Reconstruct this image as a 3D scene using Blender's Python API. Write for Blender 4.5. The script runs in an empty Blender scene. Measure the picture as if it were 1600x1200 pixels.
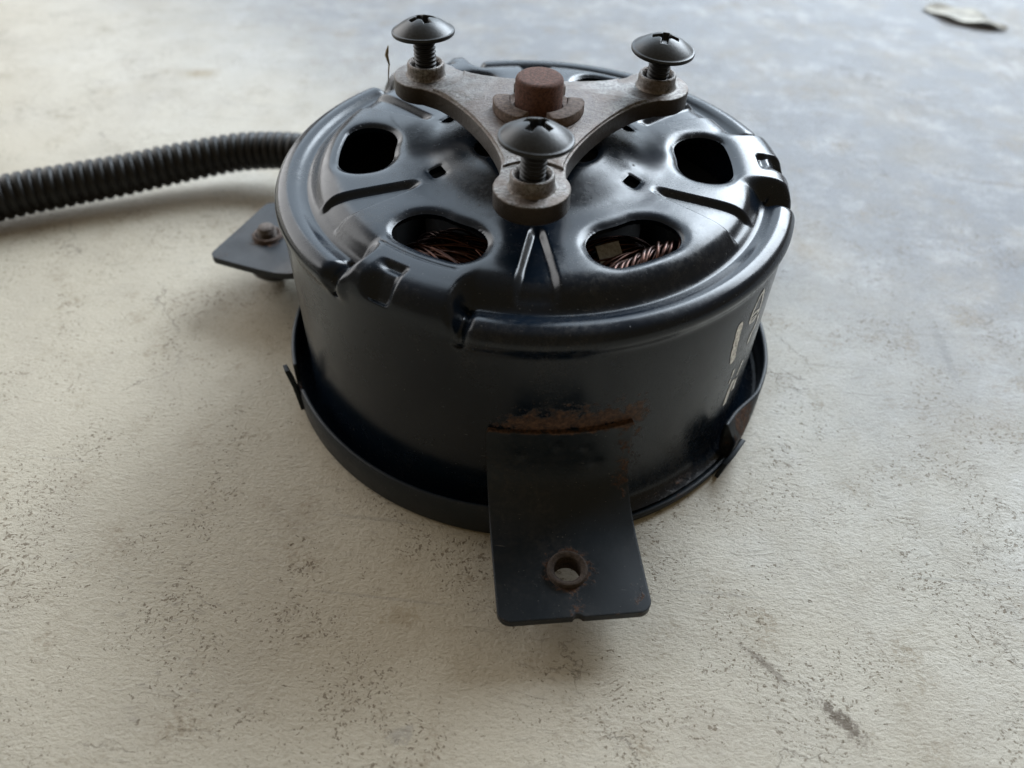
import bpy, math, random
import numpy as np
from mathutils import Vector, Matrix

# ------------------------------------------------------------------ scene, camera, light
scene = bpy.context.scene
col = scene.collection
MM = 0.001
R_ = math.radians

def build_camera():
    cd = bpy.data.cameras.new("camera")
    cam = bpy.data.objects.new("camera", cd)
    col.objects.link(cam)
    r = Vector((0.9947399, 0.09992871, 0.0225117))
    u = Vector((-0.08702011, 0.70846613, 0.70035937))
    f = Vector((-0.05403723, 0.69863438, -0.71343533))
    m = Matrix((r, u, -f)).transposed().to_4x4()
    m.translation = Vector((7.4546, -137.7651, 127.5477)) * MM
    cam.matrix_world = m
    cd.sensor_width = 36.0
    cd.lens = 36.0 * 1232.1 / 1600.0
    cd.clip_start = 0.004
    cd.clip_end = 100.0
    cd.dof.use_dof = True
    cd.dof.focus_distance = 0.142
    cd.dof.aperture_fstop = 14.5
    scene.camera = cam
build_camera()

world = bpy.data.worlds.new("World")
scene.world = world
world.use_nodes = True
bg = world.node_tree.nodes["Background"]
bg.inputs[0].default_value = (1.0, 0.79, 0.49, 1)
bg.inputs[1].default_value = 0.22

def area(name, loc, target, sx, sy, power, colr):
    ld = bpy.data.lights.new(name, 'AREA')
    ld.shape = 'RECTANGLE'; ld.size = sx; ld.size_y = sy
    ld.energy = power; ld.color = colr
    o = bpy.data.objects.new(name, ld)
    col.objects.link(o)
    o.location = loc
    d = Vector(target) - Vector(loc)
    o.rotation_euler = d.to_track_quat('-Z', 'Y').to_euler()
    return o
# open sides of the shelter: high on the back right, straight behind, and back left
area("right_opening_light", (1.05, 1.75, 1.36), (0, 0, 0), 1.4, 1.2, 103, (0.81, 0.905, 1.0))
area("back_opening_light", (0.0, 1.90, 1.15), (0, 0, 0), 2.2, 1.9, 42, (0.69, 0.84, 1.0))
area("left_opening_light", (-1.8, 1.05, 0.90), (0, 0, 0), 2.2, 1.6, 44, (0.97, 0.98, 1.0))

scene.view_settings.view_transform = 'Standard'
scene.view_settings.look = 'None'
scene.view_settings.exposure = 0.0
scene.view_settings.gamma = 1.0

# ------------------------------------------------------------------ node helpers
class NT:
    def __init__(self, name):
        self.m = bpy.data.materials.new(name)
        self.m.use_nodes = True
        self.t = self.m.node_tree
        self.b = self.t.nodes["Principled BSDF"]
    def n(self, typ, **kw):
        nd = self.t.nodes.new(typ)
        for k, v in kw.items():
            if k.startswith("i_"):
                key = k[2:]
                key = int(key) if key.isdigit() else key.replace("_", " ")
                self.set(nd.inputs[key], v)
            else:
                setattr(nd, k, v)
        return nd
    def set(self, sock, v):
        if isinstance(v, bpy.types.NodeSocket): self.t.links.new(v, sock)
        else: sock.default_value = v
    def math(self, op, a, b=None, c=None, clamp=False):
        nd = self.t.nodes.new("ShaderNodeMath"); nd.operation = op; nd.use_clamp = clamp
        self.set(nd.inputs[0], a)
        if b is not None: self.set(nd.inputs[1], b)
        if c is not None: self.set(nd.inputs[2], c)
        return nd.outputs[0]
    def coords(self, scale=1000.0):
        tc = self.t.nodes.new("ShaderNodeTexCoord")
        mp = self.t.nodes.new("ShaderNodeMapping")
        s = scale if isinstance(scale, tuple) else (scale,) * 3
        mp.inputs["Scale"].default_value = s
        self.t.links.new(tc.outputs["Object"], mp.inputs["Vector"])
        return mp.outputs[0]
    def mapping(self, vec, scale=(1, 1, 1), rot=(0, 0, 0), loc=(0, 0, 0)):
        mp = self.t.nodes.new("ShaderNodeMapping")
        self.set(mp.inputs["Vector"], vec)
        mp.inputs["Scale"].default_value = scale
        mp.inputs["Rotation"].default_value = rot
        mp.inputs["Location"].default_value = loc
        return mp.outputs[0]
    def noise(self, vec, scale, detail=4, rough=0.5, dist=0.0):
        nd = self.n("ShaderNodeTexNoise", i_Scale=scale, i_Detail=detail, i_Roughness=rough, i_Distortion=dist)
        self.set(nd.inputs["Vector"], vec)
        return nd.outputs["Fac"]
    def ramp(self, fac, a, b, va=0.0, vb=1.0):
        nd = self.n("ShaderNodeMapRange", interpolation_type='SMOOTHSTEP')
        self.set(nd.inputs[0], fac)
        for i, v in zip((1, 2, 3, 4), (a, b, va, vb)): nd.inputs[i].default_value = v
        return nd.outputs[0]
    def mix(self, fac, a, b):
        nd = self.n("ShaderNodeMix", data_type='RGBA')
        self.set(nd.inputs[0], fac)
        for s, v in ((nd.inputs[6], a), (nd.inputs[7], b)):
            if isinstance(v, tuple) and len(v) == 3: v = (*v, 1)
            self.set(s, v)
        return nd.outputs[2]
    def attr(self, name):
        return self.n("ShaderNodeAttribute", attribute_name=name).outputs["Fac"]
    def bump(self, h, strength=1.0, dist=0.0001, bevel=0.0):
        nd = self.n("ShaderNodeBump", i_Strength=strength, i_Distance=dist)
        self.set(nd.inputs["Height"], h)
        if bevel:
            bv = self.n("ShaderNodeBevel", samples=4, i_Radius=bevel)
            self.t.links.new(bv.outputs[0], nd.inputs["Normal"])
        self.t.links.new(nd.outputs[0], self.b.inputs["Normal"])
    def out(self, **kw):
        for k, v in kw.items():
            key = k.replace("_", " ")
            if isinstance(v, tuple) and len(v) == 3: v = (*v, 1)
            self.set(self.b.inputs[key], v)
        return self.m

RUST_D = (0.030, 0.015, 0.010); RUST_L = (0.105, 0.056, 0.034)

def black_paint(name, base=(0.0024, 0.0064, 0.0130), rough=0.23, bevel=0.0):
    k = NT(name); v = k.coords()
    fine = k.noise(v, 1.6, 3, 0.6)
    big = k.noise(k.mapping(v, (1, 1, 0.6)), 0.065, 5, 0.65)
    dust = k.math('MULTIPLY', k.ramp(big, 0.42, 0.75), k.ramp(k.noise(v, 0.9, 5, 0.7), 0.35, 0.75))
    specks = k.ramp(k.noise(v, 2.6, 2, 0.5), 0.725, 0.76)
    scr = k.ramp(k.noise(k.mapping(v, (0.2, 2.2, 1.4), (0.3, 0.5, 0.9)), 1.0, 2, 0.5), 0.735, 0.765)
    c = k.mix(k.math('MULTIPLY', dust, 0.50), base, (0.046, 0.042, 0.038))
    c = k.mix(k.math('MULTIPLY', specks, 0.45), c, (0.20, 0.19, 0.17))
    c = k.mix(k.math('MULTIPLY', scr, 0.55), c, (0.11, 0.108, 0.105))
    ra = k.attr("rust")
    rn = k.noise(v, 0.55, 6, 0.72)
    rm = k.ramp(k.math('ADD', ra, k.math('MULTIPLY', k.math('SUBTRACT', rn, 0.5), 2.3)), 0.40, 0.80)
    rc = k.mix(k.ramp(k.noise(v, 1.3, 4, 0.7), 0.35, 0.7), RUST_D, RUST_L)
    c = k.mix(rm, c, rc)
    ro = k.math('ADD', k.math('ADD', k.math('MULTIPLY', dust, 0.20), rough), k.math('MULTIPLY', rm, 0.4), clamp=True)
    ro = k.math('ADD', ro, k.math('MULTIPLY', k.math('SUBTRACT', k.noise(v, 0.16, 6, 0.72), 0.5), 0.34), clamp=True)
    h = k.math('ADD', k.math('MULTIPLY', fine, 0.10), k.math('MULTIPLY', k.math('MULTIPLY', rn, rm), 1.5))
    h = k.math('ADD', h, k.math('MULTIPLY', specks, 0.4))
    k.bump(h, 0.40, 0.00018, bevel)
    return k.out(Base_Color=c, Roughness=ro, IOR=1.38)

def steel(name):
    k = NT(name); v = k.coords()
    sp = k.noise(v, 1.5, 5, 0.8)
    big = k.noise(v, 0.22, 4, 0.6)
    sep = k.n("ShaderNodeSeparateXYZ"); k.set(sep.inputs[0], v)
    rad = k.math('SQRT', k.math('ADD', k.math('POWER', sep.outputs[0], 2), k.math('POWER', sep.outputs[1], 2)))
    c = k.mix(k.ramp(sp, 0.3, 0.7), (0.030, 0.026, 0.022), (0.245, 0.232, 0.22))
    c = k.mix(k.math('MULTIPLY', k.ramp(big, 0.38, 0.66), 0.7), c, (0.085, 0.060, 0.045))
    c = k.mix(k.math('MULTIPLY', k.ramp(sp, 0.60, 0.70), 0.55), c, (0.05, 0.04, 0.035))
    near = k.ramp(k.math('ADD', rad, k.math('MULTIPLY', k.math('SUBTRACT', k.noise(v, 0.5, 5, 0.7), 0.5), 9.0)), 15.0, 10.0)
    c = k.mix(k.math('MULTIPLY', near, 0.85), c, k.mix(k.ramp(sp, 0.4, 0.65), (0.060, 0.036, 0.026), (0.13, 0.092, 0.07)))
    geo = k.n("ShaderNodeNewGeometry"); sn = k.n("ShaderNodeSeparateXYZ"); k.set(sn.inputs[0], geo.outputs["True Normal"])
    side = k.math('MULTIPLY', k.ramp(k.math('ABSOLUTE', sn.outputs[2]), 0.6, 0.3), k.ramp(sep.outputs[2], 59.3, 58.9))   # upright edge faces of the plate coloured darker than its top
    c = k.mix(side, c, k.mix(sp, (0.016, 0.012, 0.009), (0.050, 0.039, 0.030)))
    k.bump(k.math('ADD', sp, k.math('MULTIPLY', big, 0.7)), 0.6, 0.00035, 0.0003)
    return k.out(Base_Color=c, Metallic=k.math('SUBTRACT', 0.8, k.math('MULTIPLY', near, 0.7)),
                 Roughness=k.math('ADD', 0.25, k.math('MULTIPLY', sp, 0.26)))

def rusty(name, a, b, sc=1.6, grain=0.0003, bevel=0.0003):
    k = NT(name); v = k.coords()
    n1 = k.noise(v, sc, 6, 0.75)
    c = k.mix(k.ramp(n1, 0.32, 0.68), a, b)
    k.bump(k.noise(v, sc * 1.6, 6, 0.8), 0.7, grain, bevel)
    return k.out(Base_Color=c, Roughness=0.75, Metallic=0.15)

def plain(name, c, rough, metallic=0.0, grain=1.5, amount=0.3, dist=0.0001, bevel=0.0):
    k = NT(name); v = k.coords()
    n1 = k.noise(v, grain, 5, 0.65)
    d = tuple(x * (1 - amount) for x in c); e = tuple(x * (1 + amount) for x in c)
    k.bump(n1, 0.4, dist, bevel)
    return k.out(IOR=1.38 if metallic == 0 else 1.5, Base_Color=k.mix(k.ramp(n1, 0.3, 0.7), d, e), Roughness=k.math('ADD', rough - 0.06, k.math('MULTIPLY', n1, 0.12)), Metallic=metallic)

M_PAINT = black_paint("black_paint")
M_PAINTB = black_paint("black_paint_bracket", base=(0.0038, 0.0080, 0.0130), rough=0.44, bevel=0.00045)
M_STEEL = steel("cast_steel")
M_RUST = rusty("rusty_steel", (0.052, 0.019, 0.011), (0.150, 0.062, 0.038), 2.0, 0.0008)
M_CLIP = rusty("rusty_clip", (0.060, 0.038, 0.029), (0.17, 0.122, 0.098), 1.2, 0.0006)
M_SCREW = plain("black_screw", (0.010, 0.0105, 0.011), 0.36, 0.0, 2.0, 0.35, 0.00006, 0.0002)
M_SHANK = plain("shaded_thread", (0.009, 0.009, 0.010), 0.48, 0.0, 2.0, 0.35, 0.00006)  # screw black made darker: shade below the head put into the colour
M_COPPER = plain("copper_wire", (0.040, 0.016, 0.010), 0.30, 0.85, 0.8, 0.5)
M_DARK = plain("dark_core", (0.0035, 0.0035, 0.0035), 0.9)
M_PLASTIC = plain("black_plastic", (0.0065, 0.0065, 0.0065), 0.50, 0.0, 0.35, 0.5, 0.00015)
M_MARK = plain("white_marker_paint", (0.72, 0.72, 0.70), 0.5, 0.0, 1.4, 0.45)
M_RIVET = rusty("worn_bolt_end", (0.045, 0.030, 0.023), (0.15, 0.125, 0.11), 1.0)
M_LEAF = plain("dry_leaf", (0.33, 0.315, 0.27), 0.7, 0.0, 0.25, 0.35, 0.0004)
M_FIBRE = plain("plant_fibre", (0.20, 0.16, 0.10), 0.8, 0.0, 1.0, 0.3)
M_GREYCLIP = plain("dull_metal", (0.16, 0.16, 0.16), 0.45, 0.6)

# ------------------------------------------------------------------ mesh helpers (all in millimetres)
def link_mesh(name, V, F, mat, parent=None, normals=None, sharp=35, attr=None, loc=None):
    V = np.asarray(V, dtype=float) * MM
    me = bpy.data.meshes.new(name)
    me.from_pydata(V.tolist(), [], F)
    me.materials.append(mat)
    me.polygons.foreach_set("use_smooth", [True] * len(me.polygons))
    if attr is not None:
        a = me.attributes.new("rust", 'FLOAT', 'POINT')
        a.data.foreach_set("value", np.asarray(attr, dtype=np.float32))
    me.update()
    if normals is not None:
        me.normals_split_custom_set_from_vertices(np.asarray(normals).tolist())
    elif sharp:
        me.set_sharp_from_angle(angle=R_(sharp))
    o = bpy.data.objects.new(name, me)
    col.objects.link(o)
    if parent: o.parent = parent
    if loc: o.location = Vector(loc) * MM
    return o

class MB:
    def __init__(s): s.v = []; s.f = []
    def add(s, V, F):
        o = len(s.v); s.v.extend([tuple(map(float, p)) for p in V]); s.f.extend([tuple(i + o for i in q) for q in F])
    def lathe(s, prof, n=48, c=(0, 0, 0), closed=False, M=None):
        V = []; F = []
        for r, z in prof:
            for k in range(n):
                a = 2 * math.pi * k / n
                p = Vector((r * math.cos(a), r * math.sin(a), z))
                if M: p = M @ p
                V.append((p.x + c[0], p.y + c[1], p.z + c[2]))
        L = len(prof)
        for i in range(L if closed else L - 1):
            for k in range(n):
                a0 = i * n + k; a1 = i * n + (k + 1) % n; j = (i + 1) % L
                F.append((a0, a1, j * n + (k + 1) % n, j * n + k))
        if not closed:
            if prof[0][0] > 1e-6: F.append(tuple(reversed(range(n))))
            if prof[-1][0] > 1e-6: F.append(tuple((L - 1) * n + k for k in range(n)))
        s.add(V, F)
    def tube(s, pts, rad, n=6, cap=True):
        P = [Vector(p) for p in pts]; L = len(P)
        rr = rad if hasattr(rad, "__len__") else [rad] * L
        t0 = (P[1] - P[0]).normalized()
        nrm = t0.orthogonal().normalized()
        V = []; F = []
        for i in range(L):
            t = (P[min(i + 1, L - 1)] - P[max(i - 1, 0)]).normalized()
            nrm = (nrm - t * nrm.dot(t)).normalized(); b = t.cross(nrm)
            for k in range(n):
                a = 2 * math.pi * k / n
                V.append(P[i] + (nrm * math.cos(a) + b * math.sin(a)) * rr[i])
        for i in range(L - 1):
            for k in range(n):
                F.append((i * n + k, i * n + (k + 1) % n, (i + 1) * n + (k + 1) % n, (i + 1) * n + k))
        if cap:
            F.append(tuple(reversed(range(n)))); F.append(tuple((L - 1) * n + k for k in range(n)))
        s.add(V, F)
    def prism(s, outline, z0, z1, bev=0.3):
        # outline: ccw list of (x,y); bevelled top and bottom by insetting along vertex normals
        O = np.array(outline); n = len(O)
        t = np.roll(O, -1, 0) - np.roll(O, 1, 0); t /= np.linalg.norm(t, axis=1)[:, None]
        nr = np.stack([t[:, 1], -t[:, 0]], 1)
        V = []; F = []
        lay = [(z0, bev), (z0 + bev, 0), (z1 - bev, 0), (z1 - bev * 0.3, bev * 0.3), (z1, bev)]
        for z, d in lay:
            for p in O - nr * d: V.append((p[0], p[1], z))
        for i in range(len(lay) - 1):
            for k in range(n):
                F.append((i * n + k, i * n + (k + 1) % n, (i + 1) * n + (k + 1) % n, (i + 1) * n + k))
        F.append(tuple(reversed(range(n)))); F.append(tuple((len(lay) - 1) * n + k for k in range(n)))
        s.add(V, F)
    def box(s, c, d, M=None):
        V = []
        for i in (-1, 1):
            for j in (-1, 1):
                for k in (-1, 1):
                    p = Vector((i * d[0] / 2, j * d[1] / 2, k * d[2] / 2))
                    if M: p = M @ p
                    V.append(p + Vector(c))
        s.add(V, [(0, 1, 3, 2), (4, 6, 7, 5), (0, 4, 5, 1), (2, 3, 7, 6), (0, 2, 6, 4), (1, 5, 7, 3)])
    def build(s, name, mat, parent=None, sharp=35, loc=None):
        return link_mesh(name, s.v, s.f, mat, parent, sharp=sharp, loc=loc)

def ss(a, b, x):
    t = np.clip((x - a) / (b - a), 0, 1); return t * t * (3 - 2 * t)

def catmull(ctrl, sub):
    P = np.array(ctrl, dtype=float); out = []
    Q = np.vstack([2 * P[0] - P[1], P, 2 * P[-1] - P[-2]])
    for i in range(len(P) - 1):
        a, b, c, d = Q[i:i + 4]
        n = sub[i] if hasattr(sub, "__len__") else sub
        for k in range(n):
            t = k / n
            out.append(0.5 * (2 * b + (c - a) * t + (2 * a - 5 * b + 4 * c - d) * t * t + (3 * b - a - 3 * c + d) * t ** 3))
    out.append(P[-1]); return np.array(out)

def grid_normals(P, wrap):
    if wrap: du = np.roll(P, -1, 1) - np.roll(P, 1, 1)
    else: du = np.gradient(P, axis=1)
    dv = np.gradient(P, axis=0)
    N = np.cross(du, dv); N /= np.maximum(np.linalg.norm(N, axis=2), 1e-9)[..., None]
    return N

def march(P, N, S, wrap, A=None):
    """quad grid clipped to S>0; returns verts, normals, faces, attr and the open edges along S=0"""
    n, m = S.shape
    V = P.reshape(-1, 3).tolist(); NN = N.reshape(-1, 3).tolist(); AA = (A if A is not None else S * 0).reshape(-1).tolist()
    s = S.reshape(-1).tolist(); F = []; cut = {}; edges = []
    def cross(a, b):
        key = (a, b) if a < b else (b, a)
        if key in cut: return cut[key]
        t = s[a] / (s[a] - s[b])
        V.append([V[a][i] + t * (V[b][i] - V[a][i]) for i in range(3)])
        NN.append([NN[a][i] + t * (NN[b][i] - NN[a][i]) for i in range(3)])
        AA.append(AA[a] + t * (AA[b] - AA[a]))
        cut[key] = len(V) - 1; return cut[key]
    mm = m if wrap else m - 1
    pos = S > 0
    for i in range(n - 1):
        for j in range(mm):
            j2 = (j + 1) % m
            q = (i * m + j, i * m + j2, (i + 1) * m + j2, (i + 1) * m + j)
            c = pos[i, j] + pos[i, j2] + pos[i + 1, j2] + pos[i + 1, j]
            if c == 4: F.append(q)
            elif c:
                out = []; ex = []
                for k in range(4):
                    a, b = q[k], q[(k + 1) % 4]
                    if s[a] > 0: out.append(a)
                    if (s[a] > 0) != (s[b] > 0):
                        x = cross(a, b); out.append(x); ex.append((x, s[a] > 0))
                if len(out) > 2: F.append(tuple(out))
                if len(ex) == 2:
                    a = [x for x, f in ex if f][0]; b = [x for x, f in ex if not f][0]
                    edges.append((a, b))
    used = np.zeros(len(V), bool)
    for q in F: used[list(q)] = True
    idx = np.cumsum(used) - 1
    V = np.array(V)[used]; NN = np.array(NN)[used]; AA = np.array(AA)[used]
    F = [tuple(int(idx[i]) for i in q) for q in F]
    edges = [(int(idx[a]), int(idx[b])) for a, b in edges]
    NN /= np.maximum(np.linalg.norm(NN, axis=1), 1e-9)[:, None]
    return V, NN, F, AA, edges

def add_rim(V, NN, F, AA, edges, offs):
    """a wall of the sheet's thickness hanging from the open edges; offs = list of (vertex offset function)"""
    V = V.tolist(); NN = NN.tolist(); AA = AA.tolist(); F = list(F)
    ids = sorted({i for e in edges for i in e})
    acc = {i: np.zeros(3) for i in ids}
    for a, b in edges:
        t = np.array(V[b]) - np.array(V[a])
        d = np.cross(t, np.array(NN[a])); L = np.linalg.norm(d)
        if L > 1e-9: acc[a] += d / L; acc[b] += d / L
    for _ in range(6):
        new = {i: acc[i] * 1.0 for i in ids}
        for a, b in edges: new[a] = new[a] + acc[b]; new[b] = new[b] + acc[a]
        acc = {i: v / max(np.linalg.norm(v), 1e-9) for i, v in new.items()}
    rows = []
    for off in offs:
        mp = {}
        for i in ids:
            d = acc[i] / max(np.linalg.norm(acc[i]), 1e-9)
            V.append(list(np.array(V[i]) + off(np.array(NN[i]), d)))
            NN.append(list(d)); AA.append(AA[i]); mp[i] = len(V) - 1
        rows.append(mp)
    for a, b in edges:
        for r0, r1 in zip(rows[:-1], rows[1:]):
            F.append((r0[a], r0[b], r1[b], r1[a]))
    return np.array(V), np.array(NN), F, np.array(AA)

def tag(o, label, cat, group=None, kind=None):
    o["label"] = label; o["category"] = cat
    if group: o["group"] = group
    if kind: o["kind"] = kind
    return o

def cyl(theta, r, z):       # theta in degrees from the front (-y), positive to the right
    a = R_(theta); return (r * math.sin(a), -r * math.cos(a), z)

# ------------------------------------------------------------------ ground
def ground_material():
    k = NT("concrete"); v = k.coords()
    big = k.noise(v, 0.006, 5, 0.6)
    mid = k.noise(v, 0.03, 6, 0.65)
    fin = k.noise(k.mapping(v, (0.85, 1.2, 1), (0, 0, 0.15)), 1.35, 6, 0.72)
    gr = k.noise(v, 0.42, 4, 0.6)
    warp = k.n("ShaderNodeTexNoise", i_Scale=0.05, i_Detail=3.0); k.set(warp.inputs["Vector"], v)
    vm = k.n("ShaderNodeVectorMath", operation='MULTIPLY_ADD')
    k.set(vm.inputs[0], warp.outputs["Color"]); vm.inputs[1].default_value = (14, 14, 14); k.set(vm.inputs[2], v)
    wv = vm.outputs[0]
    sep = k.n("ShaderNodeSeparateXYZ"); k.set(sep.inputs[0], v)
    # beige front left, paler right: warm and cool light put into the colour
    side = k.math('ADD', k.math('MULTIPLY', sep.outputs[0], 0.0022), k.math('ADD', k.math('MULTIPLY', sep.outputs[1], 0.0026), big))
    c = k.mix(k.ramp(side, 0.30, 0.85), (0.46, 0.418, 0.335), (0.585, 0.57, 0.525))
    worn = k.math('ADD', k.math('MULTIPLY', sep.outputs[0], 0.0030), k.math('ADD', k.math('MULTIPLY', sep.outputs[1], 0.0040), k.math('ADD', 0.14, k.math('MULTIPLY', k.noise(v, 0.018, 7, 0.72), 0.42))))
    c = k.mix(k.ramp(worn, 0.34, 0.95, 0.0, 0.94), c, (0.205, 0.220, 0.245))  # worn grey, with the dim bluish light at back right put into its colour
    c = k.mix(k.math('MULTIPLY', k.ramp(mid, 0.42, 0.72), 0.45), c, (0.34, 0.305, 0.25))
    mot = k.math('MULTIPLY', k.ramp(k.noise(k.mapping(v, loc=(3, 19, 0)), 0.075, 7, 0.7), 0.50, 0.72), k.ramp(k.noise(v, 0.9, 4, 0.7), 0.35, 0.65))
    c = k.mix(k.math('MULTIPLY', mot, 0.75), c, (0.235, 0.185, 0.120))
    pale = k.math('MULTIPLY', k.math('MULTIPLY', k.ramp(k.noise(k.mapping(v, loc=(40, 7, 0)), 0.055, 8, 0.80), 0.46, 0.68), 0.26), k.ramp(side, 0.40, 0.80))
    c = k.mix(pale, c, (0.62, 0.63, 0.64))
    c = k.mix(k.ramp(fin, 0.50, 0.74, 0.0, 0.55), c, (0.24, 0.21, 0.16))
    c = k.mix(k.ramp(fin, 0.44, 0.28, 0.0, 0.35), c, (0.66, 0.63, 0.56))
    # trowel lines
    tl = k.noise(k.mapping(wv, (0.22, 1.6, 1), (0, 0, 0.10)), 1.0, 3, 0.6)
    tlm = k.ramp(k.noise(v, 0.012, 3, 0.5), 0.40, 0.60)
    lines = k.math('MULTIPLY', k.ramp(tl, 0.56, 0.70), tlm)
    c = k.mix(k.math('MULTIPLY', lines, 0.45), c, (0.22, 0.20, 0.17))
    # pits of two sizes, irregular, gathered in patches
    def pits(scale, size, seed, stretch, patch_lo, patch_hi):
        pv = k.mapping(wv, (1, stretch, 1), (0, 0, 0.35 * seed), (13.0 * seed, 5.0 * seed, 0))
        dv = k.n("ShaderNodeVectorMath", operation='MULTIPLY_ADD')
        nn = k.n("ShaderNodeTexNoise", i_Scale=1.7, i_Detail=2.0); k.set(nn.inputs["Vector"], v)
        k.set(dv.inputs[0], nn.outputs["Color"]); dv.inputs[1].default_value = (1.5,) * 3; k.set(dv.inputs[2], pv)
        vo = k.n("ShaderNodeTexVoronoi", feature='F1', i_Scale=scale); k.set(vo.inputs["Vector"], dv.outputs[0])
        rnd = k.n("ShaderNodeSeparateColor"); k.set(rnd.inputs[0], vo.outputs["Color"])
        patch = k.ramp(k.noise(k.mapping(v, loc=(seed * 31, 0, 0)), 0.045, 4, 0.6), patch_lo, patch_hi)
        sz = k.math('MULTIPLY', k.math('MULTIPLY', k.math('POWER', rnd.outputs[0], 2.5), size), k.math('ADD', 0.25, patch))
        return k.ramp(k.math('SUBTRACT', vo.outputs["Distance"], sz), 0.06, -0.06)
    p1 = pits(1.6, 0.48, 1, 1.15, 0.41, 0.62)
    p2 = pits(0.65, 0.22, 2, 1.1, 0.47, 0.66)
    pit = k.math('MAXIMUM', p1, p2)
    pc = k.mix(k.noise(v, 0.25, 2), (0.095, 0.070, 0.045), (0.20, 0.155, 0.10))
    c = k.mix(k.math('MULTIPLY', pit, 0.70), c, pc)
    # hair cracks: borders of large warped cells, kept only in places
    cw = k.n("ShaderNodeVectorMath", operation='MULTIPLY_ADD')
    cn = k.n("ShaderNodeTexNoise", i_Scale=0.10, i_Detail=6.0, i_Roughness=0.65); k.set(cn.inputs["Vector"], v)
    k.set(cw.inputs[0], cn.outputs["Color"]); cw.inputs[1].default_value = (16, 16, 16); k.set(cw.inputs[2], k.mapping(v, loc=(17, 4, 0)))
    cv = k.n("ShaderNodeTexVoronoi", feature='DISTANCE_TO_EDGE', i_Scale=0.018); k.set(cv.inputs["Vector"], cw.outputs[0])
    crack = k.math('MULTIPLY', k.ramp(cv.outputs["Distance"], 0.0042, 0.0015), k.ramp(k.noise(v, 0.028, 3, 0.6), 0.51, 0.61))
    c = k.mix(k.math('MULTIPLY', crack, 0.5), c, (0.12, 0.10, 0.08))
    # straight scuffs
    sc = k.ramp(k.noise(k.mapping(v, (0.012, 0.55, 1), (0, 0, R_(-62))), 1.0, 2, 0.4), 0.71, 0.74)
    c = k.mix(k.math('MULTIPLY', sc, 0.30), c, (0.24, 0.23, 0.21))
    # brown stains where they lie in the photograph: (x, y, radius, strength)
    stain_noise = k.noise(v, 0.7, 6, 0.8)
    def spot(x, y, rx, ry, ang, amount):
        ca, sa = math.cos(ang), math.sin(ang)
        dx = k.math('SUBTRACT', sep.outputs[0], x); dy = k.math('SUBTRACT', sep.outputs[1], y)
        a = k.math('ADD', k.math('MULTIPLY', dx, ca / rx), k.math('MULTIPLY', dy, sa / rx))
        b = k.math('ADD', k.math('MULTIPLY', dx, -sa / ry), k.math('MULTIPLY', dy, ca / ry))
        d = k.math('SQRT', k.math('ADD', k.math('MULTIPLY', a, a), k.math('MULTIPLY', b, b)))
        d = k.math('ADD', d, k.math('MULTIPLY', k.math('SUBTRACT', stain_noise, 0.5), 4.2))
        return k.math('MULTIPLY', k.ramp(d, 1.0, 0.35), amount)
    for args in STAINS:
        c = k.mix(spot(*args[:6]), c, args[6])
    h = k.math('ADD', k.math('MULTIPLY', fin, -0.9), k.math('MULTIPLY', tl, 0.35))
    h = k.math('SUBTRACT', h, k.math('MULTIPLY', pit, 1.0))
    h = k.math('SUBTRACT', h, k.math('MULTIPLY', crack, 0.4))
    h = k.math('ADD', h, k.math('MULTIPLY', gr, 0.6))
    k.bump(h, 0.65, 0.0006)
    ro = k.math('SUBTRACT', 0.52, k.math('MULTIPLY', pale, 0.40))
    ro = k.math('ADD', ro, k.math('MULTIPLY', k.math('SUBTRACT', mid, 0.5), 0.25))
    return k.out(Base_Color=c, Roughness=ro, IOR=1.27)

BR = (0.10, 0.075, 0.055); OC = (0.30, 0.24, 0.15); GR = (0.20, 0.20, 0.20)
STAINS = [
    (58.5, -82.5, 6.0, 1.6, R_(-45), 0.80, BR), (47, -74, 6.0, 0.9, R_(-42), 0.55, BR),
    (-12, -92, 2.5, 1.6, 0.4, 0.35, GR),
    (-16, -72, 4, 2.5, 0.2, 0.40, OC), (-84, 72, 14, 6, 0.0, 0.22, OC),
    (-130, 130, 8, 5, 0.1, 0.55, OC), (165, 160, 2.2, 22, R_(8), 0.5, GR), (172, 185, 1.6, 12, R_(4), 0.45, GR),
    (100, 10, 1.6, 14, R_(-2), 0.35, GR), (140, 92, 18, 1.2, R_(-6), 0.30, BR),
]
def make_ground():
    s = 4000.0
    V = [(-s, -s, 0), (s, -s, 0), (s, s, 0), (-s, s, 0)]
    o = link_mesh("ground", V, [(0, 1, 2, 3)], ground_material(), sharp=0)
    o["kind"] = "structure"; o["label"] = "pale worn concrete floor with pits, cracks and brown stains"
    return o
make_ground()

# ------------------------------------------------------------------ fan motor
motor = bpy.data.objects.new("fan_motor", None)
motor.empty_display_size = 0.05
col.objects.link(motor)
tag(motor, "black electric fan motor with corrugated cable, rusty shaft and three loose screws", "fan motor")

PH = 4.8                 # the whole can is turned a little to the right
BRIDGES = (-24.0, 97.0, -144.0)
def wrapd(a): return (a + 180.0) % 360.0 - 180.0

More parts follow.
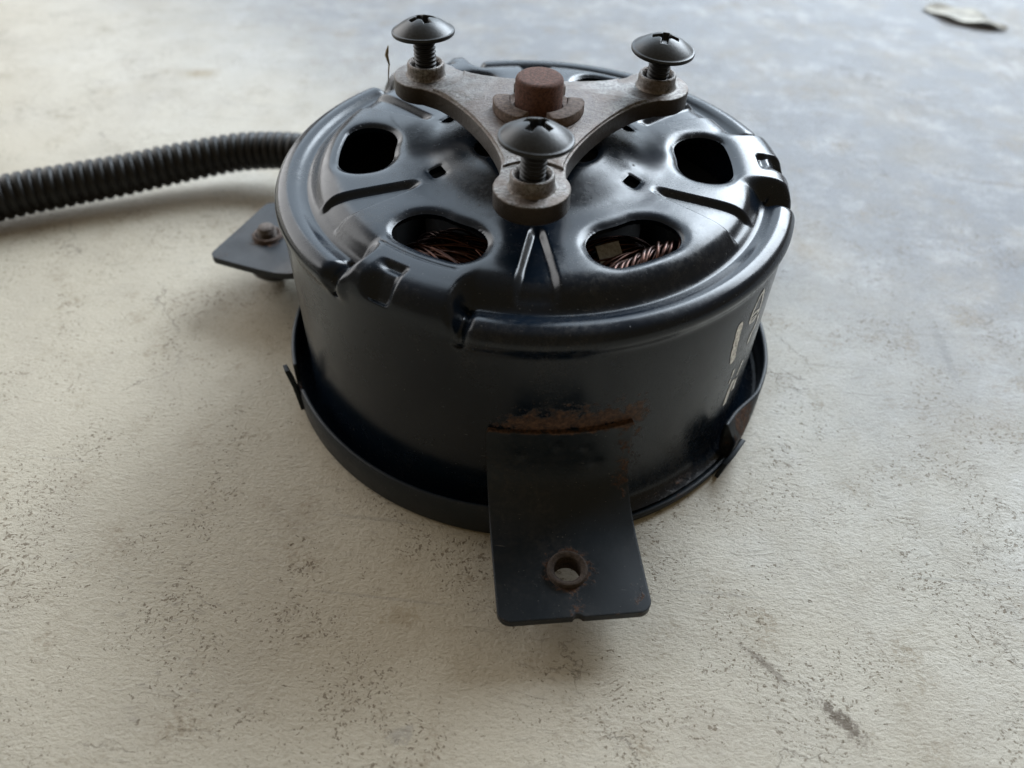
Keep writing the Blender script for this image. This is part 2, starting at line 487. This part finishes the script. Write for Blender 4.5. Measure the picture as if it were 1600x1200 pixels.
def make_housing():
    A = [(5.2, 54.4), (8, 54.4), (12, 54.1), (15, 53.4), (18, 52.4), (21, 51.5), (24, 51.1), (27, 51), (30, 51), (33, 51), (36, 50.95),
         (38.2, 50.75), (39.8, 50.3), (41.0, 49.5), (42.0, 48.4), (42.9, 47.45), (43.8, 47.1), (44.8, 47.35), (45.9, 47.85), (47.2, 48.05),
         (48.8, 47.55), (49.65, 46.4), (49.8, 45.2), (49.4, 44.0), (49.05, 42.8), (49.1, 40), (49.1, 30), (49.1, 18), (49.15, 8), (49.8, 3.6), (51.2, 2.1), (52.3, 1.7)]
    B = list(A)
    B[11:26] = [(38.8, 50.9), (40.6, 50.85), (41.8, 50.8), (42.8, 50.75), (43.8, 50.7), (44.8, 50.6), (45.8, 50.4), (46.8, 50.0), (47.7, 49.2),
                (48.4, 48.0), (48.85, 46.6), (49.05, 45.4), (49.1, 44.2), (49.1, 43.0), (49.1, 40)]
    sub = [3, 8, 7, 7, 7, 7, 7, 7, 7, 7, 7, 7, 6, 5, 5, 4, 4, 4, 4, 4, 4, 4, 3, 3, 3, 4, 12, 12, 8, 4, 2]
    A = catmull(A, sub); B = catmull(B, sub)
    m = 1260; th = np.arange(m) * 360.0 / m - 180.0
    w = np.zeros(m); dip = np.zeros(m); notch = np.zeros(m)
    for b in BRIDGES:
        d = np.abs(wrapd(th - b))
        w = np.maximum(w, 1 - ss(10.2, 15.0, d + 0.8 * np.sin(np.radians(th) * 9 + b)))
        dip = np.maximum(dip, np.exp(-((d - 14.6) / 1.5) ** 2))
        nd = wrapd(th - b + 2.6); notch = np.maximum(notch, np.where(nd < 0, 1 - ss(0.8, 5.2, -nd), 1 - ss(1.6, 3.4, nd)))
    Rr = A[:, None, 0] * (1 - w) + B[:, None, 0] * w
    Z = A[:, None, 1] * (1 - w) + B[:, None, 1] * w
    ua, za = A[:, 0], A[:, 1]
    st = np.arange(len(A))
    ring = (ss(43.4, 45.6, ua) * (ss(42.8, 45.0, za)))[:, None]
    pocket = (ss(41.5, 43.6, ua) * ss(46.4, 48.8, za))[:, None]
    Rr = Rr - pocket * notch * 0.5 - ring * dip * 1.25; Z = Z - pocket * notch * 3.1 - ring * dip * 1.7
    top = ss(44.5, 46.5, za)[:, None]
    T = np.broadcast_to(th, Rr.shape)
    # pressed radial grooves
    hole = np.full(Rr.shape, 50.0); small = hole.copy()
    for k in range(6):
        d = wrapd(T - PH - 60 * k); s = Rr * np.sin(np.radians(d)); ok = np.abs(d) < 60
        hw = 0.7 + np.clip(Rr - 25, 0, 30) * 0.165
        g = (1 - ss(-0.8, 0.8, np.abs(s) - hw)) * ss(24.0, 27.0, Rr) * (1 - ss(40.9, 43.0, Rr)) * ok
        Z = Z - 1.05 * g * top
        # ventilation holes
        d = wrapd(T - PH - 30 - 60 * k)
        y = np.radians(d) * Rr; x = Rr - 32.3
        bx, by, rc = 5.25, 0.262 * Rr, 4.9
        qx = np.abs(x) - bx + rc; qy = np.abs(y) - by + rc
        sd = np.hypot(np.maximum(qx, 0), np.maximum(qy, 0)) + np.minimum(np.maximum(qx, qy), 0) - rc
        sd = np.where(np.abs(d) < 60, sd, 50); hole = np.minimum(hole, sd)
        # small square and crescent holes on the dome
        d = wrapd(T - 2.5 - 60 * k)
        y = np.radians(d) * Rr; x = Rr - 20.5
        sq = np.maximum(np.abs(x) - 1.15, np.abs(y) - 1.35)
        sq = np.hypot(np.maximum(np.abs(x) - 0.75, 0), np.maximum(np.abs(y) - 0.95, 0)) - 0.55
        sq = np.where(np.abs(d) < 60, sq, 50)
        small = np.minimum(small, sq if k in (1, 2, 4, 5) else 50)
        x = Rr - 11.0
        cr = (np.hypot(x / 1.7, y / 3.1) - 1) * 1.7
        small = np.minimum(small, np.where(np.abs(d) < 60, cr, 50))
    Z = Z - 0.80 * np.exp(-np.clip(hole, 0, 50) / 0.80) * top - 0.22 * np.exp(-np.clip(small, 0, 50) / 0.35) * top
    hole = np.minimum(hole, small)
    # pressed crease along the front left bridge
    d = np.abs(wrapd(T + 25)); Z = Z - 0.22 * np.exp(-((Rr - 39.6) / 0.22) ** 2) * (1 - ss(10.0, 12.0, d))
    # dents and unevenness of a hand worn can
    Z = Z + top * 0.10 * np.sin(np.radians(T) * 3 + Rr * 0.21)
    Rr = Rr + (1 - top) * 0.12 * np.sin(np.radians(T) * 5 + 1.3)
    P = np.stack([Rr * np.sin(np.radians(T)), -Rr * np.cos(np.radians(T)), Z], 2)
    N = grid_normals(P, True)
    if N[10, :, 2].mean() < 0: N = -N
    # rust round the welded front bracket and along the bottom edge
    ru = np.zeros(Rr.shape)
    cx = 11.3; dth = T - cx
    ru += 0.50 * np.exp(-((Z - 27.2) / 1.8) ** 2) * (1 - ss(12.5, 17.5, np.abs(dth)))
    ru += 0.52 * np.exp(-((Z - 29.0) / 4.5) ** 2) * (1 - ss(10, 19, np.abs(dth - 3)))
    ru += 0.46 * np.exp(-((dth - 15.8) / 2.6) ** 2) * ss(8, 13, Z) * (1 - ss(26, 32, Z))
    ru += 0.34 * (1 - ss(2.0, 4.5, Z)) * ss(26, 34, T) * (1 - ss(44, 56, T))
    V, NN, F, AA, E = march(P, N, hole, True, ru)
    V, NN, F, AA = add_rim(V, NN, F, AA, E, [lambda n, d: n * 0, lambda n, d: d * 0.15 - n * 0.35, lambda n, d: d * 0.1 - n * 1.5])
    # turn faces outwards
    v = V; q = F[len(F) // 3]; nn = np.cross(v[q[1]] - v[q[0]], v[q[2]] - v[q[0]])
    if np.dot(nn, NN[q[0]]) < 0: F = [tuple(reversed(f)) for f in F]
    return link_mesh("housing", V, F, M_PAINT, motor, normals=NN, attr=AA)
housing = make_housing()

def make_base():
    m = 720; th = np.arange(m) * 0.5 - 180
    h = 8.7 - 6.8 * (ss(8, 12, th) * (1 - ss(56.0, 57.5, th)))
    h = h - 3.6 * (ss(-66, -64.5, th) * (1 - ss(-58.5, -57.5, th)))
    h = h + 0.25 * np.sin(np.radians(th) * 4)
    ro = 53.5 + 0.25 * np.sin(np.radians(th) * 2 + 1) + 0.9 * ss(66, 84, th) * (1 - ss(120, 150, th))
    lean = -2.2 * ss(55, 57, th) * (1 - ss(61, 73, th))     # crimped over the can
    prof = [(0.2, 0, -52.8), (0.15, -0.6, 0), (0.5, 0, 0), (2.0, 0, 0)]
    rows = []
    def row(r, z): rows.append(np.stack([r * np.sin(np.radians(th)), -r * np.cos(np.radians(th)), z + 0 * th], 1))
    row(ro * 0 + 1, 0.15); row(ro - 0.9, 0.15); row(ro - 0.2, 0.4); row(ro, 1.0)
    row(ro, h * 0.5 + 0.3); ro0 = ro; ro = ro + lean; row(ro, h - 0.3); row(ro - 0.15, h - 0.08); row(ro - 0.45, h); row(ro - 0.75, h - 0.08); row(ro - 0.9, h - 0.3); ro = ro0
    row(ro - 0.9, h * 0.5 + 0.5); row(ro - 0.95, 1.35); row(ro - 1.5, 1.1); row(ro * 0 + 1, 1.05)
    V = np.concatenate(rows); F = []
    for i in range(len(rows) - 1):
        for j in range(m):
            F.append((i * m + j, i * m + (j + 1) % m, (i + 1) * m + (j + 1) % m, (i + 1) * m + j))
    T = np.tile(th, len(rows)); Zz = V[:, 2]
    ru = 0.62 * np.exp(-((T + 62) / 5) ** 2) * (Zz < 6) + 0.75 * np.exp(-((T - 64) / 7) ** 2) * (Zz < 8.2) + 0.30 * np.exp(-((T - 40) / 10) ** 2) * (Zz > 1.5)
    o = link_mesh("base_plate", V, F, M_PAINTB, motor, sharp=50, attr=ru)
    o.data.attributes
    return o
base = make_base()

def crimp(theta, ang_pts, lean, label=None):
    # a small tongue of the base plate bent up round the can: list of (theta offset, z, r) outline, sheet 0.9 thick
    mb = MB(); n = len(ang_pts); V = []
    for rr in (0, 0.9):
        for dt, z, r in ang_pts: V.append(cyl(theta + dt, r + rr, z))
    F = [tuple(range(n)), tuple(reversed(range(n, 2 * n)))]
    for k in range(n): F.append((k, k + n, (k + 1) % n + n, (k + 1) % n))
    mb.add(V, F)
    return mb.build("crimp_tab", M_PAINTB, base, sharp=30)
crimp(54.0, [(-3.6, 0.3, 53.8), (5.0, 1.5, 53.6), (5.6, 4.5, 53.9), (4.2, 6.2, 54.5), (-1.0, 6.0, 54.8), (-3.4, 4.8, 54.6)], 0)
crimp(-63.0, [(-2.6, 2.0, 53.1), (4.0, 1.6, 53.1), (1.6, 6.4, 53.5), (1.0, 11.0, 54.3), (-1.0, 11.2, 54.4), (-1.8, 7.0, 53.7)], 0)
crimp(177.0, [(-2.2, 3.0, 53.7), (3.4, 2.2, 53.7), (1.2, 6.6, 54.6), (0.9, 11.0, 56.0), (-0.8, 11.0, 56.2), (-1.6, 7.0, 55.0)], 0)

def make_bracket(angle, tip, seed, rust_edge, lift=0.0):
    prof = catmull([(49.95, 26.0), (49.95, 23), (49.98, 20), (50.3, 17), (51.3, 14.2), (53.2, 11.9), (55.6, 10.3), (58.5, 9.5), (62, 9.25), (67, 9.1), (tip, 9.0)],
                   [6, 6, 6, 8, 8, 8, 8, 10, 16, 30])
    prof[:, 1] += lift * (1 - ss(10.0, 25.0, prof[:, 1]) * 0.5)
    seg = np.r_[0, np.cumsum(np.hypot(*np.diff(prof, axis=0).T))]; L = seg[-1]
    n, m = len(prof), 101; hw = 12.9
    s = np.linspace(-hw - 0.3, hw + 0.3, m)
    conf = 1 - ss(12.0, 25.0, 26.0 - prof[:, 1]) * 1.0
    conf = 1 - ss(52, 58, prof[:, 0])
    wob = np.random.RandomState(seed)
    sag = 49.95 - np.sqrt(49.95 ** 2 - s ** 2)
    Rr = prof[:, 0:1] - conf[:, None] * sag[None, :]
    Z = np.repeat(prof[:, 1:2], m, 1) + 0.0
    S_, U = np.meshgrid(s, seg)
    a = R_(angle); er = np.array((math.sin(a), -math.cos(a), 0)); et = np.array((math.cos(a), math.sin(a), 0))
    # keep the top edge a straight cut
    P = Rr[..., None] * er + S_[..., None] * et + Z[..., None] * np.array((0, 0, 1.0))
    N = grid_normals(P, False)
    if (N[0] @ er).mean() < 0: N = -N
    rc = 2.3
    qx = np.abs(S_) - hw + rc; qy = np.abs(U - L / 2) - (L / 2 - 0.02) + rc
    sd = -(np.hypot(np.maximum(qx, 0), np.maximum(qy, 0)) + np.minimum(np.maximum(qx, qy), 0) - rc)
    sd = np.where(U < L / 2, np.minimum(hw - np.abs(S_), U + 0.01), sd)
    hx, hy = (-0.3, L - (tip - 66.3)) if seed < 2 else (0.6, L - (tip - 68.3))
    edge = sd.copy()
    hd = np.hypot(S_ - hx, U - hy) - 2.6
    sd = np.minimum(sd, hd)
    nt = np.hypot((S_ - hx - 0.6) / 0.8, (U - L) / 0.55) - 1.0     # nick in the tip
    if seed < 2: sd = np.minimum(sd, nt)
    # shallow weld dimples and slightly hammered sheet
    for ds, du, dr in ((-0.6, 3.6, 1.0), (-7.2, 6.0, 0.9), (4.2, 4.4, 0.8), (6.6, 8.8, 1.2)):
        P = P - N * (0.28 * np.exp(-((S_ - ds) ** 2 + (U - du) ** 2) / dr ** 2))[..., None]
    P = P + N * (0.10 * np.sin(S_ * 0.31 + seed) * np.sin(U * 0.23 + 1.0))[..., None]
    ru = 0.60 * np.exp(-((np.hypot(S_ - hx, U - hy) - 3.6) / 1.5) ** 2) + 0.50 * np.exp(-((S_ - hx - 0.6) / 1.6) ** 2 - ((U - L + 1.5) / 2.0) ** 2)
    ru += rust_edge * (0.52 * np.exp(-((S_ - hw + 1.6) / 2.2) ** 2) * (1 - ss(14, 19, U)) + 0.50 * np.exp(-(U / 0.8) ** 2))
    ru += 0.42 * np.exp(-((S_ - hw + 2) / 1.6) ** 2 - ((U - L + 3.5) / 2.4) ** 2)
    ru += 0.26 * np.exp(-np.clip(edge, 0, 50) / 0.5)
    V, NN, F, AA, E = march(P, N, sd, False, ru)
    V2 = V - NN * 1.6
    nV = len(V)
    Fb = [tuple(reversed([i + nV for i in f])) for f in F]
    cnt = {}
    for f in F:
        for i in range(len(f)):
            e = (f[i], f[(i + 1) % len(f)]); cnt[e] = cnt.get(e, 0) + 1
    bd = [e for e in cnt if (e[1], e[0]) not in cnt]
    Fw = [(b, a_, a_ + nV, b + nV) for a_, b in bd]
    o = link_mesh("mounting_bracket", np.concatenate([V, V2]), F + Fb + Fw, M_PAINTB, motor, sharp=40, attr=np.r_[AA, AA])
    pos = hx * et + 66.3 * er + np.array((0, 0, 9.1))
    return o, pos, er, et

def lathe_part(name, prof, pos, mat, parent, n=48, M=None, closed=False, sharp=35):
    mb = MB(); mb.lathe(prof, n, tuple(pos), closed, M)
    return mb.build(name, mat, parent, sharp)

for i, (ang, tip) in enumerate(((11.0, 75.0), (131.5, 75.3), (-105.5, 77.0))):
    br, pos, er, et = make_bracket(ang, tip, i, 1.0 if i == 0 else 0.4, 4.0 if i == 2 else 0.0)
    br["label"] = ("front black sheet bracket with an empty rusty threaded hole", "rear bracket half hidden behind the can",
                   "left black bracket with a worn bolt through it")[i]
    if i == 2: pos = er * 68.3 + np.array((0, 0, 13.1)) + et * 0.6
    # rolled collar round the hole, threaded inside
    prof = [(3.55, -0.2), (3.5, 0.5), (3.38, 0.9), (3.1, 1.02), (2.8, 0.9), (2.6, 0.6)]
    z = 0.5
    while z > -3.2:
        prof += [(2.35, z), (2.6, z - 0.22)]; z -= 0.44
    prof += [(2.7, -3.4), (3.45, -3.4)]
    lathe_part("threaded_collar", prof, pos, M_CLIP if i != 0 else rusty("rusty_collar", (0.026, 0.017, 0.013), (0.075, 0.055, 0.044)), br, 40, closed=True)
    if i == 2:
        prof = [(0, 3.1), (1.45, 3.1), (1.85, 2.85), (2.0, 2.4)]
        z = 2.3
        while z > -2: prof += [(2.0, z), (2.32, z - 0.28)]; z -= 0.56
        prof += [(2.2, -3.6), (6.6, -3.6), (7.0, -4.6), (6.8, -6.6), (5.8, -9.2), (3.8, -11.2), (2.0, -12.0), (0, -12.2)]
        bo = lathe_part("bolt", list(reversed(prof)), pos, M_RIVET, br, 40)
        bo.data.materials.append(M_SCREW)
        for p in bo.data.polygons:
            if p.center.z < (13.1 - 2.3) * MM: p.material_index = 1

# ---- hub on the shaft
HB = 2.2
HUB_ANG = (HB, HB + 120, HB - 120)
def hub_outline(pad=True, cut=19.0, w=5.35, mid=12.3, inset=0.0):
    out = []
    for k in range(3):
        a = R_(HB + 120 * k)
        er = np.array((math.sin(a), -math.cos(a))); et = np.array((math.cos(a), math.sin(a)))
        if pad:
            rp = 6.35 - inset; a0 = math.asin(min(1, (w + 0.15) / 6.35))
            for t in np.linspace(-(math.pi - a0), math.pi - a0, 44):
                out.append(er * (26.0 + rp * math.cos(t)) + et * rp * math.sin(t))
        else:
            # concave end hugging the pad
            for t in np.linspace(-1, 1, 16):
                s = t * (w - inset); out.append(er * (26.0 - math.sqrt(max(7.4 ** 2 - s * s, 0.1)) ) + et * s)
        # concave side to the next arm
        a2 = R_(HB + 120 * (k + 1)); er2 = np.array((math.sin(a2), -math.cos(a2))); et2 = np.array((math.cos(a2), math.sin(a2)))
        p0 = er * (21.0 if pad else 19.6) + et * (w - inset); p3 = er2 * (21.0 if pad else 19.6) - et2 * (w - inset)
        am = R_(HB + 120 * k + 60); em = np.array((math.sin(am), -math.cos(am)))
        # cubic whose middle passes the given radius
        L = 10.0
        for _ in range(30):
            c1 = p0 - er * L; c2 = p3 - er2 * L
            mp = (p0 + 3 * c1 + 3 * c2 + p3) / 8
            L += (mp @ em - (mid - inset)) * 0.6
            L = min(max(L, 1), 25)
        for t in np.linspace(0.0 if not pad else 0.06, 1.0 if not pad else 0.94, 26):
            out.append((1 - t) ** 3 * p0 + 3 * (1 - t) ** 2 * t * c1 + 3 * (1 - t) * t * t * c2 + t ** 3 * p3)
    O = np.array(out)
    area_ = np.sum(O[:, 0] * np.roll(O[:, 1], -1) - O[:, 1] * np.roll(O[:, 0], -1))
    if area_ < 0: O = O[::-1]
    keep = [0]
    for i in range(1, len(O)):
        if np.linalg.norm(O[i] - O[keep[-1]]) > 0.08: keep.append(i)
    return O[keep]
mb = MB()
mb.prism(hub_outline(True), 55.7, 59.2, 0.28)
mb.prism(hub_outline(False, inset=0.30), 58.9, 59.62, 0.22)
hub = mb.build("mounting_hub", M_STEEL, motor, 32)
for k, a in enumerate(HUB_ANG):
    x, y, _ = cyl(a, 26.0, 0)
    prof = [(4.15, 59.1), (3.85, 59.35), (3.68, 59.8), (3.64, 61.3), (3.5, 61.58), (3.2, 61.68), (2.98, 61.5), (2.72, 61.1), (2.62, 60.4), (2.6, 59.0)]
    lathe_part("boss", prof, (x, y, 0), M_STEEL, hub, 56, sharp=50)
mb = MB()
mb.lathe([(4.35, 52), (4.35, 65.1), (4.2, 65.45), (3.85, 65.75), (3.5, 65.82), (0, 65.78)], 64)
mb.build("shaft", M_RUST, motor, 40)
def make_clip():
    mb = MB()
    for c in (60, 180, 300):
        pts = []
        for t in np.linspace(-43, 43, 26):
            q = min(1.0, (43 - abs(t)) / 14.0); rr = 6.2 + 2.2 * math.sqrt(max(q * (2 - q), 0))
            pts.append(cyl(HB + c + t, rr, 0)[:2])
        for t in np.linspace(43, -43, 18): pts.append(cyl(HB + c + t, 5.3, 0)[:2])
        mb.prism(pts, 59.5, 61.6, 0.3)
    mb.lathe([(6.6, 59.5), (6.6, 60.1), (4.6, 60.1), (4.6, 59.5)], 48, closed=True)
    return mb.build("retaining_clip", M_CLIP, motor, 32)
make_clip()

# ---- screws
def screw_meshes():
    # head: dome with a pressed cross recess
    m = 144; th = np.arange(m) * 2 * math.pi / m
    rr = np.r_[np.linspace(0.02, 3.3, 46), np.linspace(3.4, 5.5, 14)]
    rows = []
    for r in rr:
        z = 0.50 + 2.35 * (1 - (r / 5.6) ** 1.9)
        x, y = r * np.cos(th), r * np.sin(th)
        hw = 0.62 + 0.10 * (2.6 - r) * 0.3
        cross = np.minimum(np.maximum(np.abs(x) - 0.66, np.abs(y) - 2.5), np.maximum(np.abs(y) - 0.66, np.abs(x) - 2.5))
        sq = np.abs(x) + np.abs(y) - 1.75
        d = np.minimum(cross, sq)
        zz = z - 1.75 * (1 - ss(-0.30, 0.05, d)) * (1 - 0.35 * r / 2.6)
        rows.append(np.stack([x, y, zz], 1))
    for r, z in ((5.62, 0.50), (5.7, 0.46), (5.9, 0.42), (6.0, 0.30), (6.02, 0.05), (5.98, -0.18), (5.85, -0.32), (5.5, -0.45), (4.6, -0.75), (3.6, -1.05), (2.5, -1.45), (2.2, -1.6)):
        rows.append(np.stack([r * np.cos(th), r * np.sin(th), z + 0 * th], 1))
    V = np.concatenate(rows); F = []
    for i in range(len(rows) - 1):
        for j in range(m): F.append((i * m + j, (i + 1) * m + j, (i + 1) * m + (j + 1) % m, i * m + (j + 1) % m))
    F.append(tuple(range(m))); 
    head = (V, F)
    # shank with a helical thread
    m = 28; pitch = 0.74; zs = np.arange(-1.5, -11.5, -pitch / 8); th = np.arange(m) * 2 * math.pi / m
    rows = []
    for z in zs:
        ph = (z / pitch + th / (2 * math.pi)) % 1.0
        pr = 1.86 + 0.30 * np.clip(1.25 - np.abs(ph - 0.5) * 3.2, 0, 1)
        if z > -1.7: pr = pr * 0 + 2.1
        rows.append(np.stack([pr * np.cos(th), pr * np.sin(th), z + 0 * th], 1))
    V = np.concatenate(rows); F = []
    for i in range(len(rows) - 1):
        for j in range(m): F.append((i * m + j, (i + 1) * m + j, (i + 1) * m + (j + 1) % m, i * m + (j + 1) % m))
    F.append(tuple(reversed(range((len(rows) - 1) * m, len(rows) * m))))
    return head, (V, F)
(hv, hf), (tv, tf) = screw_meshes()
proto_head = proto_shank = None
SCREWS = [  # rim height, lean of the axis (dx, dy per mm), turn of the cross, label
    (HUB_ANG[0], 67.40, 0.045, 0.03, 27, "black truss head screw on the front arm, nearest the camera"),
    (HUB_ANG[2], 67.20, -0.03, 0.05, 4, "black truss head screw on the rear left arm"),
    (HUB_ANG[1], 66.10, 0.05, -0.02, 15, "black truss head screw on the rear right arm"),
]
def flip(fs): return [tuple(reversed(f)) for f in fs]
for i, (a, zr, lx, ly, tw, lab) in enumerate(SCREWS):
    r = bpy.data.objects.new("screw", None); r.empty_display_size = 0.004
    col.objects.link(r); r.parent = motor; r["label"] = lab
    x, y, _ = cyl(a, 26.0, 0)
    q = Vector((lx, ly, 1)).to_track_quat('Z', 'Y').to_matrix() @ Matrix.Rotation(R_(tw), 3, 'Z')
    r.rotation_euler = q.to_euler()
    top = Vector((x, y, 60.5)) + Vector((lx, ly, 1)) * (zr - 60.5)
    r.location = top * MM
    if i == 0:
        proto_head = link_mesh("head", hv, hf, M_SCREW, r, sharp=38)
        proto_shank = link_mesh("threaded_shank", tv, tf, M_SHANK, r, sharp=50)
    else:
        for p in (proto_head, proto_shank):
            c = p.copy(); col.objects.link(c); c.parent = r

# ---- copper windings seen through the front vents
def make_winding(angle, seed, twisted):
    rnd = random.Random(seed); mb = MB()
    def place(u, v, z):
        a = R_(angle); er = (math.sin(a), -math.cos(a)); et = (math.cos(a), math.sin(a))
        return (er[0] * v + et[0] * u, er[1] * v + et[1] * u, z)
    N = 120
    for i in range(N):
        v0 = rnd.uniform(23, 42); u0 = rnd.uniform(-1.5, 1.5); zt = 46.7 + rnd.uniform(-2.0, 0.8) - 0.35 * abs(v0 - 36) * 0.6
        tilt = rnd.uniform(-0.35, 0.35) if not twisted else rnd.uniform(-0.15, 0.15)
        pts = []
        for k in range(17):
            t = k / 16 * 2 - 1
            u = 12.5 * t + u0
            z = zt - 9 * abs(t) ** 3.2 + 0.25 * math.sin(5 * t + i)
            v = v0 + tilt * u + 1.2 * math.sin(2.5 * t + seed + i * 0.2)
            pts.append(place(u, v, z))
        mb.tube(pts, rnd.uniform(0.26, 0.36), 5, False)
    if twisted:
        for i in range(15):
            ph = i / 15 * 2 * math.pi; pts = []
            for k in range(41):
                t = k / 40; u = -6 + 18 * t
                cz = 46.6 + 1.0 * math.sin(math.pi * t); cv = 35.8 - 2.0 * t
                rr = (1.2 + 0.9 * ((i * 7) % 5) / 4) + 0.3 * math.sin(4 * t + i * 1.7); aa = ph + t * (2.2 + 0.25 * (i % 4)) * math.pi
                pts.append(place(u, cv + rr * math.cos(aa), cz + rr * 0.8 * math.sin(aa)))
            mb.tube(pts, rnd.uniform(0.30, 0.42), 6, False)
        for i in range(4):
            pts = [place(-6 + i * 0.7, 38 - k * 0.9, 43.5 + k * 0.65) for k in range(6)]
            mb.tube(pts, 0.34, 5)
    o = mb.build("copper_winding", M_COPPER, motor, 0)
    o["kind"] = "stuff"
    return o
make_winding(PH - 30, 3, False)
make_winding(PH + 30, 8, True)
mb = MB(); mb.box(cyl(33.0, 27.6, 45.2), (4.6, 0.5, 3.6), Matrix.Rotation(R_(30), 3, 'Z') @ Matrix.Rotation(R_(-50), 3, 'X'))
mb.build("brush_clip", M_GREYCLIP, motor, 20)
mb = MB()
mb.lathe([(5, 2), (20, 2), (22, 4), (22, 36), (20.5, 38.5), (9, 39), (8, 44), (5, 48)], 60)
mb.lathe([(28, 4), (28, 33), (47.5, 33), (48, 4)], 72, closed=True)
mb.build("armature", M_DARK, motor, 35)

# ---- corrugated conduit
def make_conduit():
    ctrl = [(-330, -95, 6.3), (-250, -38, 6.3), (-190, 4, 6.4), (-147, 33.5, 7.0), (-133, 41.5, 7.2), (-119, 48.5, 7.6), (-105, 56, 8.3), (-90, 62.5, 9.2), (-76, 63.5, 10.2), (-62, 60, 11.5), (-50, 53, 14), (-38, 43, 18), (-31, 35.5, 20)]
    P = catmull(ctrl, 60)
    seg = np.r_[0, np.cumsum(np.linalg.norm(np.diff(P, axis=0), axis=1))]
    pitch = 2.6; prof = [(0.0, 0.0), (0.10, 0.75), (0.2, 1.0), (0.62, 1.0), (0.72, 0.75), (0.82, 0.0)]
    pts, rad = [], []
    n = int(seg[-1] / pitch)
    for i in range(n):
        for f, h in prof:
            s = (i + f) * pitch
            p = [np.interp(s, seg, P[:, k]) for k in range(3)]
            r0 = np.interp(p[0], [-150, -75], [5.95, 5.25])
            pts.append(p); rad.append(r0 - 0.62 * (1 - h))
    mb = MB(); mb.tube(pts, rad, 30)
    return mb.build("conduit", M_PLASTIC, motor, 60)
make_conduit()

# ---- white marker strokes written on the can's right flank
def stroke(pts, width):
    P = catmull([(a, z) for a, z in pts], 8) if len(pts) > 2 else np.array(pts, dtype=float)
    rnd = random.Random(len(pts) * 7 + int(pts[0][0] * 10)); V = []; F = []
    for i, (a, z) in enumerate(P):
        d = P[min(i + 1, len(P) - 1)] - P[max(i - 1, 0)]
        d = np.array((d[0] * 0.857, d[1])); d /= max(np.linalg.norm(d), 1e-6); n = np.array((-d[1], d[0]))
        w = width * (0.5 + rnd.uniform(-0.08, 0.08)) * (0.55 if i in (0, len(P) - 1) else 1)
        for s in (-1, 1):
            aa = a + s * w * n[0] / 0.857; zz = z + s * w * n[1]
            rr = 49.1 + 0.12 * math.sin(R_(aa) * 5 + 1.3)
            V.append(cyl(aa, rr + 0.07, zz))
    for i in range(len(P) - 1): F.append((2 * i, 2 * i + 1, 2 * i + 3, 2 * i + 2))
    return V, F
mb = MB()
for pts, w in (([(52.4, 37.7), (52.8, 33.6), (53.3, 29.9), (54.2, 27.1)], 2.0),
               ([(60.6, 41.0), (59.0, 40.2), (57.9, 38.4), (57.3, 36.8), (57.5, 35.0), (59.6, 34.4), (61.3, 35.2), (61.6, 36.8), (61.2, 38.8), (60.5, 40.6)], 0.85),
               ([(57.7, 36.3), (59.4, 36.4), (61.2, 35.8)], 0.7), ([(57.6, 35.5), (60.2, 35.1)], 0.7),
               ([(62.4, 34.0), (63.0, 32.4), (62.2, 31.0), (61.0, 29.6), (60.7, 27.8)], 1.0),
               ([(56.9, 23.6), (56.6, 21.6)], 1.7), ([(56.4, 21.2), (56.1, 20.0)], 1.3),
               ([(61.6, 23.0), (60.8, 21.5), (60.2, 19.7)], 1.0), ([(58.8, 19.6), (57.9, 17.3), (57.4, 13.2)], 1.8),
               ([(60.6, 18.6), (60.4, 15.6)], 3.0)):
    mb.add(*stroke(pts, w * 0.9))
mb.build("marker_writing", M_MARK, housing, 0)

# ------------------------------------------------------------------ loose bits
def make_leaf():
    n, m = 26, 15; V = []; F = []
    for i in range(n):
        t = i / (n - 1); w = 9.0 * math.sin(math.pi * min(1, t * 0.96 + 0.04)) ** 0.7 * (1 - 0.35 * t) + 0.3
        for j in range(m):
            s = j / (m - 1) * 2 - 1
            x = (t - 0.5) * 35; y = s * w * 0.9 * (1 + 0.12 * math.sin(9 * t + 3 * s))
            z = 0.8 + 1.3 * abs(s) ** 1.6 * math.sin(math.pi * t) + 0.8 * math.sin(3 * t + s) ** 2 + 0.5 * math.sin(14 * t) * s
            V.append((x, y, z))
    k = len(V); V += [(x, y, z - 0.35) for x, y, z in V]
    for i in range(n - 1):
        for j in range(m - 1):
            a = i * m + j; q = (a, a + m, a + m + 1, a + 1); F.append(q); F.append(tuple(reversed([b + k for b in q])))
    per = [j for j in range(m)] + [i * m + m - 1 for i in range(1, n)] + [(n - 1) * m + j for j in range(m - 2, -1, -1)] + [i * m for i in range(n - 2, 0, -1)]
    for a, b in zip(per, per[1:] + per[:1]): F.append((a, b, b + k, a + k))
    o = link_mesh("dry_leaf", V, F, M_LEAF, None, sharp=60, loc=(168.5, 228.5, -0.1))
    o.rotation_euler = (0, 0, R_(-36))
    tag(o, "curled pale dry leaf lying on the concrete far behind the motor", "leaf")
make_leaf()
mb = MB()
mb.tube([(-31.6, 17.6, 58.0), (-31.9, 17.9, 59.0), (-32.1, 18.0, 59.9), (-31.9, 18.2, 60.8), (-31.7, 18.3, 61.7)], [0.15, 0.30, 0.40, 0.30, 0.10], 5)
mb.tube([(-31.7, 17.6, 58.2), (-31.9, 17.2, 56.2), (-32.0, 17.0, 54.8)], [0.2, 0.16, 0.1], 4)
tag(mb.build("plant_fibre", M_FIBRE, None, 0), "tiny brown plant fibre caught on the edge of the hub's rear left arm", "plant fibre")
